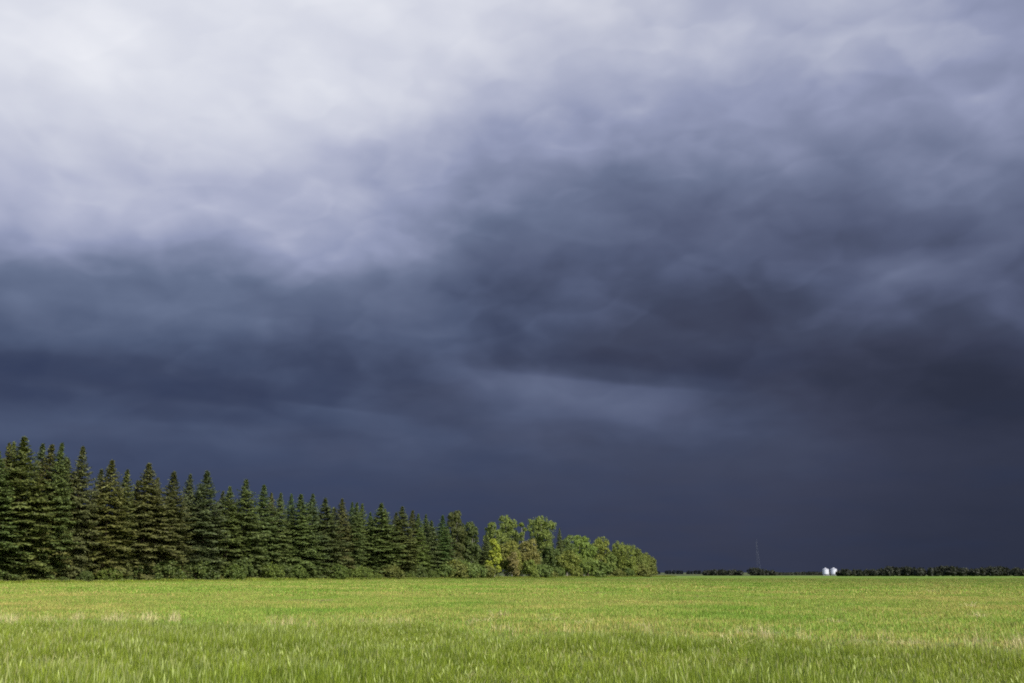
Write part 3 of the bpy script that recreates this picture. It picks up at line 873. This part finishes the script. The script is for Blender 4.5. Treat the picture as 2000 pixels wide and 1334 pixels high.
def grain_bin(name, label, x, y, D, H, mat, legs=8, group=None):
    R = D / 2
    root = empty(name, (x, y, 0))
    hop = H * 0.15                                           # height at which the wall starts
    wall_top = H * 0.80
    prof = []
    nr = 9
    for i in range(nr):                                       # corrugated wall rings
        z0 = hop + (wall_top - hop) * i / nr
        dz_ = (wall_top - hop) / nr
        prof += [(R - 0.02, z0 + 0.001), (R + 0.03, z0 + dz_ * 0.5), (R - 0.02, z0 + dz_ * 0.98)]
    obj('wall', mesh_np('bin_wall', *lathe(prof), mat), root)
    obj('roof', mesh_np('bin_roof', *lathe([(R + 0.10, wall_top - 0.03), (R + 0.07, wall_top + 0.04), (R * 0.55, wall_top + (H - wall_top) * 0.48), (R * 0.16, H - 0.12), (0.01, H - 0.10)]), M_ROOF), root)
    obj('roof_cap', mesh_np('bin_cap', *lathe([(R * 0.2, H - 0.16), (R * 0.2, H + 0.05), (0.01, H + 0.12)], 16), M_GALV), root)
    obj('hopper', mesh_np('bin_hopper', *lathe([(R - 0.04, hop), (R * 0.12, H * 0.08), (R * 0.12, H * 0.05)]), mat), root)
    for k in range(legs):
        th = 2 * math.pi * (k + 0.5) / legs
        c, s = math.cos(th), math.sin(th)
        obj('leg', mesh_np('bin_leg', *bar((R * 0.98 * c, R * 0.98 * s, 0.1), (R * 0.98 * c, R * 0.98 * s, hop + 0.25), 0.07), M_GALV), root)
    sk = [bar((-R, s * R * 0.8, 0.1), (R, s * R * 0.8, 0.1), 0.1) for s in (-1, 1)] + [lathe([(R * 0.99, 0.04), (R * 1.03, 0.04), (R * 1.03, 0.16), (R * 0.99, 0.16)], 32)]
    obj('skid', mesh_np('bin_skid', *join(sk), M_GALV), root)
    lx = R * 0.5
    ly = -math.sqrt(R * R - lx * lx) - 0.12
    ld = [bar((lx - 0.2, ly, hop * 0.4), (lx - 0.2, ly, wall_top), 0.025), bar((lx + 0.2, ly, hop * 0.4), (lx + 0.2, ly, wall_top), 0.025)]
    ld += [bar((lx - 0.2, ly, z), (lx + 0.2, ly, z), 0.018) for z in np.arange(hop * 0.5, wall_top, 0.35)]
    obj('ladder', mesh_np('bin_ladder', *join(ld), M_GALV), root)
    tag(root, label, 'grain bin', group)
bx_, by_ = on_ground(1613, 1123.6)
D = 12.0 / 1944 * by_
grain_bin('grain_bin', 'left white grain bin with a grey cone roof on the horizon', bx_, by_, D, top_height(1613, 1109, by_), M_WHITE, group='white grain bins')
bx2 = across(1629.6, 1120, by_)
grain_bin('grain_bin', 'right white grain bin with a grey cone roof on the horizon', bx2, by_ + 1.0, D, top_height(1629.6, 1108.6, by_), M_WHITE, group='white grain bins')
bx3 = across(1643, 1121, by_)
grain_bin('feed_hopper', 'small dull grey hopper beside the right white grain bin', bx3, by_, D * 0.42, top_height(1643, 1115, by_), M_DUN, 4)

M_MAST = simple_mat('weathered_mast_steel', (0.05, 0.06, 0.085), (0.08, 0.09, 0.115), 0.7)
def mast():
    x, y = on_ground(1483, 1124.0)
    h = top_height(1481, 1058, y)
    root = empty('lattice_mast', (x, y, 0))
    w0, w1 = 5.5 / 1944 * y, 0.25
    def leg(k, z):
        th = math.pi / 4 + k * math.pi / 2
        f = z / h
        ww = w0 + (w1 - w0) * min(1, f * 1.0) ** 0.7
        return np.array([ww * math.cos(th) - 0.6 * f, ww * math.sin(th), z])
    zs = np.linspace(0, h, 12)
    for k in range(4):
        obj('leg', mesh_np('mast_leg', *tube(np.array([leg(k, z) for z in zs]), np.full(12, 0.025), 5), M_MAST), root)
    br = []
    for i in range(11):
        for k in range(4):
            br.append(bar(leg(k, zs[i]), leg((k + 1) % 4, zs[i + 1]), 0.009, 4))
            br.append(bar(leg(k, zs[i + 1]), leg((k + 1) % 4, zs[i + 1]), 0.009, 4))
    obj('cross_bracing', mesh_np('mast_bracing', *join(br), M_MAST), root)
    obj('top_aerial', mesh_np('mast_aerial', *bar(leg(0, h), leg(0, h) + np.array([0, 0, 1.6]), 0.04), M_MAST), root)
    tag(root, 'faint grey lattice mast tapering upward on the horizon', 'mast')
mast()

# ------------------------------------------------------------------ grass
def tuft_mesh(name, r, n, radius, hmin, hmax, wmin, wmax, lean, mat, heads=0.0, head_mat=None, straw=0.0):
    """Blades of three narrowing segments; some carry a seed head."""
    rad = radius * np.sqrt(r.uniform(0, 1, n))
    th = r.uniform(0, 2 * math.pi, n)
    base = np.column_stack([rad * np.cos(th), rad * np.sin(th), np.full(n, -0.02)])
    H = r.uniform(hmin, hmax, n)
    W = r.uniform(wmin, wmax, n)
    ph = r.uniform(0, 2 * math.pi, n)
    ld = np.column_stack([np.cos(ph), np.sin(ph), np.zeros(n)])
    ln = np.abs(r.normal(0, lean, n)) + 0.03
    fa = ph + math.pi / 2 + r.normal(0, 0.6, n)
    wd = np.column_stack([np.cos(fa), np.sin(fa), np.zeros(n)])
    V = []
    for s, ws in ((0, 1.0), (0.4, 0.95), (0.75, 0.6)):
        c = base + np.column_stack([np.zeros(n), np.zeros(n), H * (s - 0.25 * ln * s * s)]) + ld * (H * ln * s ** 1.8)[:, None]
        V += [c - wd * (W * ws / 2)[:, None], c + wd * (W * ws / 2)[:, None]]
    V.append(base + np.column_stack([np.zeros(n), np.zeros(n), H * (1 - 0.28 * ln)]) + ld * (H * ln)[:, None])
    v = np.stack(V, 1).reshape(-1, 3)
    k = np.arange(n)[:, None] * 7
    quads = np.concatenate([k + np.array([0, 1, 3, 2]), k + np.array([2, 3, 5, 4])])
    tris = k + np.array([4, 5, 6])
    me = bpy.data.meshes.new(name)
    if heads > 0:
        nh = int(n * heads)
        tip = V[6][:nh]
        hv, hf = kites(tip + np.array([0, 0, 0.02]), ld[:nh] * 0.3 + np.array([0, 0, 1.0]), wd[:nh] + 0.01, r.uniform(0.07, 0.14, nh), r.uniform(0.010, 0.018, nh), 0.5)
        nv = len(v)
        v = np.concatenate([v, hv])
        m2 = mesh_np(name, v, [quads, tris, hf + nv], mat)
        m2.materials.append(head_mat)
        idx = np.zeros(len(quads) + len(tris) + len(hf), np.int32)
        idx[-len(hf):] = 1
        m2.polygons.foreach_set('material_index', idx)
        return m2
    return mesh_np(name, v, [quads, tris], mat)

def scatter(name, label, pts, scl, tufts, category='grass'):
    """One object that repeats tuft meshes on points (geometry nodes)."""
    lib = bpy.data.collections.new(name + '_tufts')
    for i, me in enumerate(tufts):
        lib.objects.link(bpy.data.objects.new(f'{name}_tuft_{i:02d}', me))
    n = len(pts)
    me = bpy.data.meshes.new(name)
    me.vertices.add(n)
    me.vertices.foreach_set('co', np.asarray(pts, np.float32).ravel())
    a = me.attributes.new('scl', 'FLOAT_VECTOR', 'POINT')
    a.data.foreach_set('vector', np.asarray(scl, np.float32).ravel())
    a = me.attributes.new('spin', 'FLOAT_VECTOR', 'POINT')
    rot = np.zeros((n, 3), np.float32)
    rot[:, 2] = rng.uniform(0, 2 * math.pi, n)
    rot[:, :2] = rng.normal(0, 0.05, (n, 2))
    a.data.foreach_set('vector', rot.ravel())
    a = me.attributes.new('which', 'INT', 'POINT')
    a.data.foreach_set('value', rng.integers(0, len(tufts), n).astype(np.int32))
    o = obj(name, me)
    g = bpy.data.node_groups.new(name + '_scatter', 'GeometryNodeTree')
    g.interface.new_socket('Geometry', in_out='INPUT', socket_type='NodeSocketGeometry')
    g.interface.new_socket('Geometry', in_out='OUTPUT', socket_type='NodeSocketGeometry')
    gi, go = g.nodes.new('NodeGroupInput'), g.nodes.new('NodeGroupOutput')
    ci = g.nodes.new('GeometryNodeCollectionInfo')
    ci.inputs['Collection'].default_value = lib
    ci.inputs['Separate Children'].default_value = True
    ci.inputs['Reset Children'].default_value = True
    ip = g.nodes.new('GeometryNodeInstanceOnPoints')
    ip.inputs['Pick Instance'].default_value = True
    def attr(nm, ty):
        nd = g.nodes.new('GeometryNodeInputNamedAttribute')
        nd.data_type = ty
        nd.inputs['Name'].default_value = nm
        return nd.outputs['Attribute']
    L = g.links.new
    L(gi.outputs[0], ip.inputs['Points'])
    L(ci.outputs[0], ip.inputs['Instance'])
    L(attr('which', 'INT'), ip.inputs['Instance Index'])
    L(attr('spin', 'FLOAT_VECTOR'), ip.inputs['Rotation'])
    L(attr('scl', 'FLOAT_VECTOR'), ip.inputs['Scale'])
    L(ip.outputs[0], go.inputs[0])
    md = o.modifiers.new('scatter', 'NODES')
    md.node_group = g
    tag(o, label, category, kind='stuff')
    return o

def vnoise(x, y, scale, seed):
    """Smooth value noise on the ground, 0..1."""
    r = np.random.default_rng(seed)
    tab = r.uniform(0, 1, (64, 64))
    u, v = x / scale + 100, y / scale + 100
    iu, iv = np.floor(u).astype(int), np.floor(v).astype(int)
    fu, fv = u - iu, v - iv
    fu, fv = fu * fu * (3 - 2 * fu), fv * fv * (3 - 2 * fv)
    g = lambda a, b: tab[a % 64, b % 64]
    return (g(iu, iv) * (1 - fu) + g(iu + 1, iv) * fu) * (1 - fv) + (g(iu, iv + 1) * (1 - fu) + g(iu + 1, iv + 1) * fu) * fv

# the tall roadside verge ends on a wavering line, farther off on the left
EDGE_X, EDGE_Y = [-60, -16, -8, 0, 6, 11, 60], [38, 30.5, 28, 25.5, 22.5, 19.5, 12]
def edge_y(x):
    return np.interp(x, EDGE_X, EDGE_Y) + 5.0 * (vnoise(x, x * 0.3, 3.0, 5) - 0.5)

def rand_pts(n, x0, x1, y0, y1):
    return rng.uniform(x0, x1, n), rng.uniform(y0, y1, n)

def in_view(x, y, pad):
    return np.abs(x) < y * 0.55 + pad

# tall verge grass
tr_ = np.random.default_rng(21)
T_TALL = [tuft_mesh('tall_tuft', tr_, 84, 0.22, 0.10, 0.42, 0.004, 0.0085, 0.46, M_VERGE, 0.07, M_HEAD) for _ in range(8)]
x, y = rand_pts(70000, -34, 34, 10, 40)
dens = 0.16 + 1.05 * vnoise(x, y, 0.8, 31) * (0.45 + vnoise(x, y, 3.5, 32))
keep = in_view(x, y, 5) & (y < edge_y(x) + rng.normal(0, 1.3, len(x))) & (rng.uniform(0, 1, len(x)) < dens)
x, y = x[keep], y[keep]
hh = (0.60 + 0.85 * vnoise(x, y, 2.3, 33)) * (0.55 + 0.85 * vnoise(x, y, 0.6, 34))
edge = np.clip((edge_y(x) - y) / 3.0 + 0.5, 0.3, 1.0)
hh *= edge ** 0.4
scatter('verge_grass', 'tall lush green grass filling the foreground', np.column_stack([x, y, np.zeros(len(x))]), np.column_stack([np.full(len(x), 1.0), np.full(len(x), 1.0), hh]), T_TALL)

# short young crop over the field, coarser with distance
T_CROP = [tuft_mesh('crop_tuft', tr_, 60, 0.36, 0.07, 0.19, 0.008, 0.016, 0.35, M_CROP) for _ in range(6)]
x, y = rand_pts(68000, -56, 56, 12, 100)
keep = in_view(x, y, 5) & (y > edge_y(x) - 0.8) & (rng.uniform(0, 1, len(x)) < np.clip((100 - y) / 20, 0, 1)) & (rng.uniform(0, 1, len(x)) < 0.35 + 1.1 * vnoise(x, y, 1.8, 41) * (0.4 + vnoise(x, y, 7.0, 42)))
x, y = x[keep], y[keep]
hh = 0.6 + 0.8 * vnoise(x, y, 2.0, 43)
scatter('field_crop', 'short young green crop covering the near field', np.column_stack([x, y, np.zeros(len(x))]), np.column_stack([np.full(len(x), 1.15), np.full(len(x), 1.15), hh]), T_CROP)
T_FAR = [tuft_mesh('far_crop_tuft', tr_, 90, 0.95, 0.09, 0.22, 0.03, 0.06, 0.4, M_CROP) for _ in range(5)]
x, y = rand_pts(46000, -150, 150, 66, 270)
tree_line = ROW0[0] + (y - ROW0[1]) * (ROWD[0] / ROWD[1])
keep = in_view(x, y, 8) & (x > tree_line + 3.5) & (rng.uniform(0, 1, len(x)) < np.clip((y - 66) / 36, 0, 1))
x, y = x[keep], y[keep]
hh = 0.6 + 0.7 * vnoise(x, y, 4.0, 44)
scatter('field_crop', 'short green crop of the farther field', np.column_stack([x, y, np.zeros(len(x))]), np.column_stack([np.full(len(x), 1.2), np.full(len(x), 1.2), hh]), T_FAR)

# rough uncut grass along the foot of the tree row
T_ROUGH = [tuft_mesh('rough_tuft', tr_, 60, 0.6, 0.25, 0.75, 0.02, 0.04, 0.25, M_VERGE, 0.2, M_STRAW) for _ in range(4)]
n = 6500
s = rng.uniform(-25, 284, n)
off = np.abs(rng.normal(0, 1.6, n)) + 0.4
P = ROW0[None] + ROWD[None] * s[:, None] - ROWN[None] * (2.2 + off)[:, None]
scatter('rough_grass', 'rough uncut grass along the foot of the tree row', np.column_stack([P, np.zeros(n)]), np.column_stack([np.ones(n), np.ones(n), rng.uniform(0.4, 1.0, n) * (0.6 + 0.9 * vnoise(s, s * 0 + 3.0, 5.0, 61))]), T_ROUGH)

# last year's dead stalks along the field side of the verge
T_DEAD = [tuft_mesh('dead_tuft', tr_, 26, 0.22, 0.12, 0.5, 0.006, 0.012, 0.4, M_STRAW) for _ in range(5)]
px_ = np.concatenate([rng.normal(c, s_, k) for c, s_, k in ((8, 8, 7), (55, 11, 10), (122, 9, 7), (175, 12, 6), (252, 11, 10), (302, 9, 6), (365, 7, 5), (582, 9, 5), (745, 25, 5), (1430, 50, 5), (1800, 60, 4), (1885, 25, 5), (1975, 30, 6), (1500, 300, 9), (500, 350, 12))])
x, y = [], []
for q in px_:
    yy = 34.0
    for _ in range(6):
        yy = float(edge_y(np.array([(q - 1000) / 1944 * yy]))[0]) + 2.2
    yy += random.gauss(1.5, 1.2)
    x.append((q - 1000) / 1944 * yy)
    y.append(yy)
x, y = np.array(x), np.array(y)
scatter('dead_grass', 'dead straw-coloured stalks along the field side of the verge', np.column_stack([x, y, np.zeros(len(x))]), np.column_stack([np.ones(len(x)), np.ones(len(x)), rng.uniform(0.6, 1.25, len(x))]), T_DEAD)
# brown litter and low dead blades between the clumps in front
T_LITTER = [tuft_mesh('litter_tuft', tr_, 30, 0.25, 0.08, 0.24, 0.006, 0.012, 0.7, M_STRAW) for _ in range(4)]
x, y = rand_pts(6000, -12, 12, 13, 24)
keep = in_view(x, y, 2) & (rng.uniform(0, 1, len(x)) < 0.9 * np.clip(vnoise(x, y, 1.3, 51) - 0.45, 0, 1))
x, y = x[keep], y[keep]
scatter('grass_litter', 'brown dead litter at the base of the foreground grass', np.column_stack([x, y, np.zeros(len(x))]), np.ones((len(x), 3)), T_LITTER)

# single dry plants that stand out in the field
LONE = [(978, 1207, 0.46, 'pale dry grass tuft standing alone in the middle of the field'),
        (945, 1216, 0.26, 'small straw tuft just left of the pale dry tuft'),
        (1143, 1222, 0.28, 'short straw tuft right of the field\'s middle'),
        (1262, 1228, 0.24, 'low brown tuft at the verge edge right of the middle'),
        (1076, 1214, 0.22, 'dark brown tuft between the pale tuft and the short straw tuft'),
        (1825, 1158, 0.5, 'brown weed clump far out in the right field'),
        (1897, 1188, 0.42, 'straw-coloured weed clump near the right edge'),
        (1620, 1216, 0.22, 'low brown clump in the field below the white bins'),
        (1906, 1207, 0.3, 'low brown clump near the right edge below the straw-coloured weed'),
        (1424, 1285, 0.52, 'pale flowering weed in the foreground grass right of the middle')]
T_LONE = tuft_mesh('lone_tuft', tr_, 44, 0.28, 0.35, 1.0, 0.010, 0.02, 0.35, M_STRAW, 0.5, M_STRAW)
for px, py, h, label in LONE:
    gx, gy = on_ground(px, py)
    o = obj('dry_grass_tuft', T_LONE)
    o.location = (gx, gy, 0.0)
    k = gy / 40.0
    o.scale = (0.9 + 0.35 * k, 0.9 + 0.35 * k, h)
    o.rotation_euler[2] = random.uniform(0, 6.28)
    tag(o, label, 'grass tuft', 'lone dry tufts')
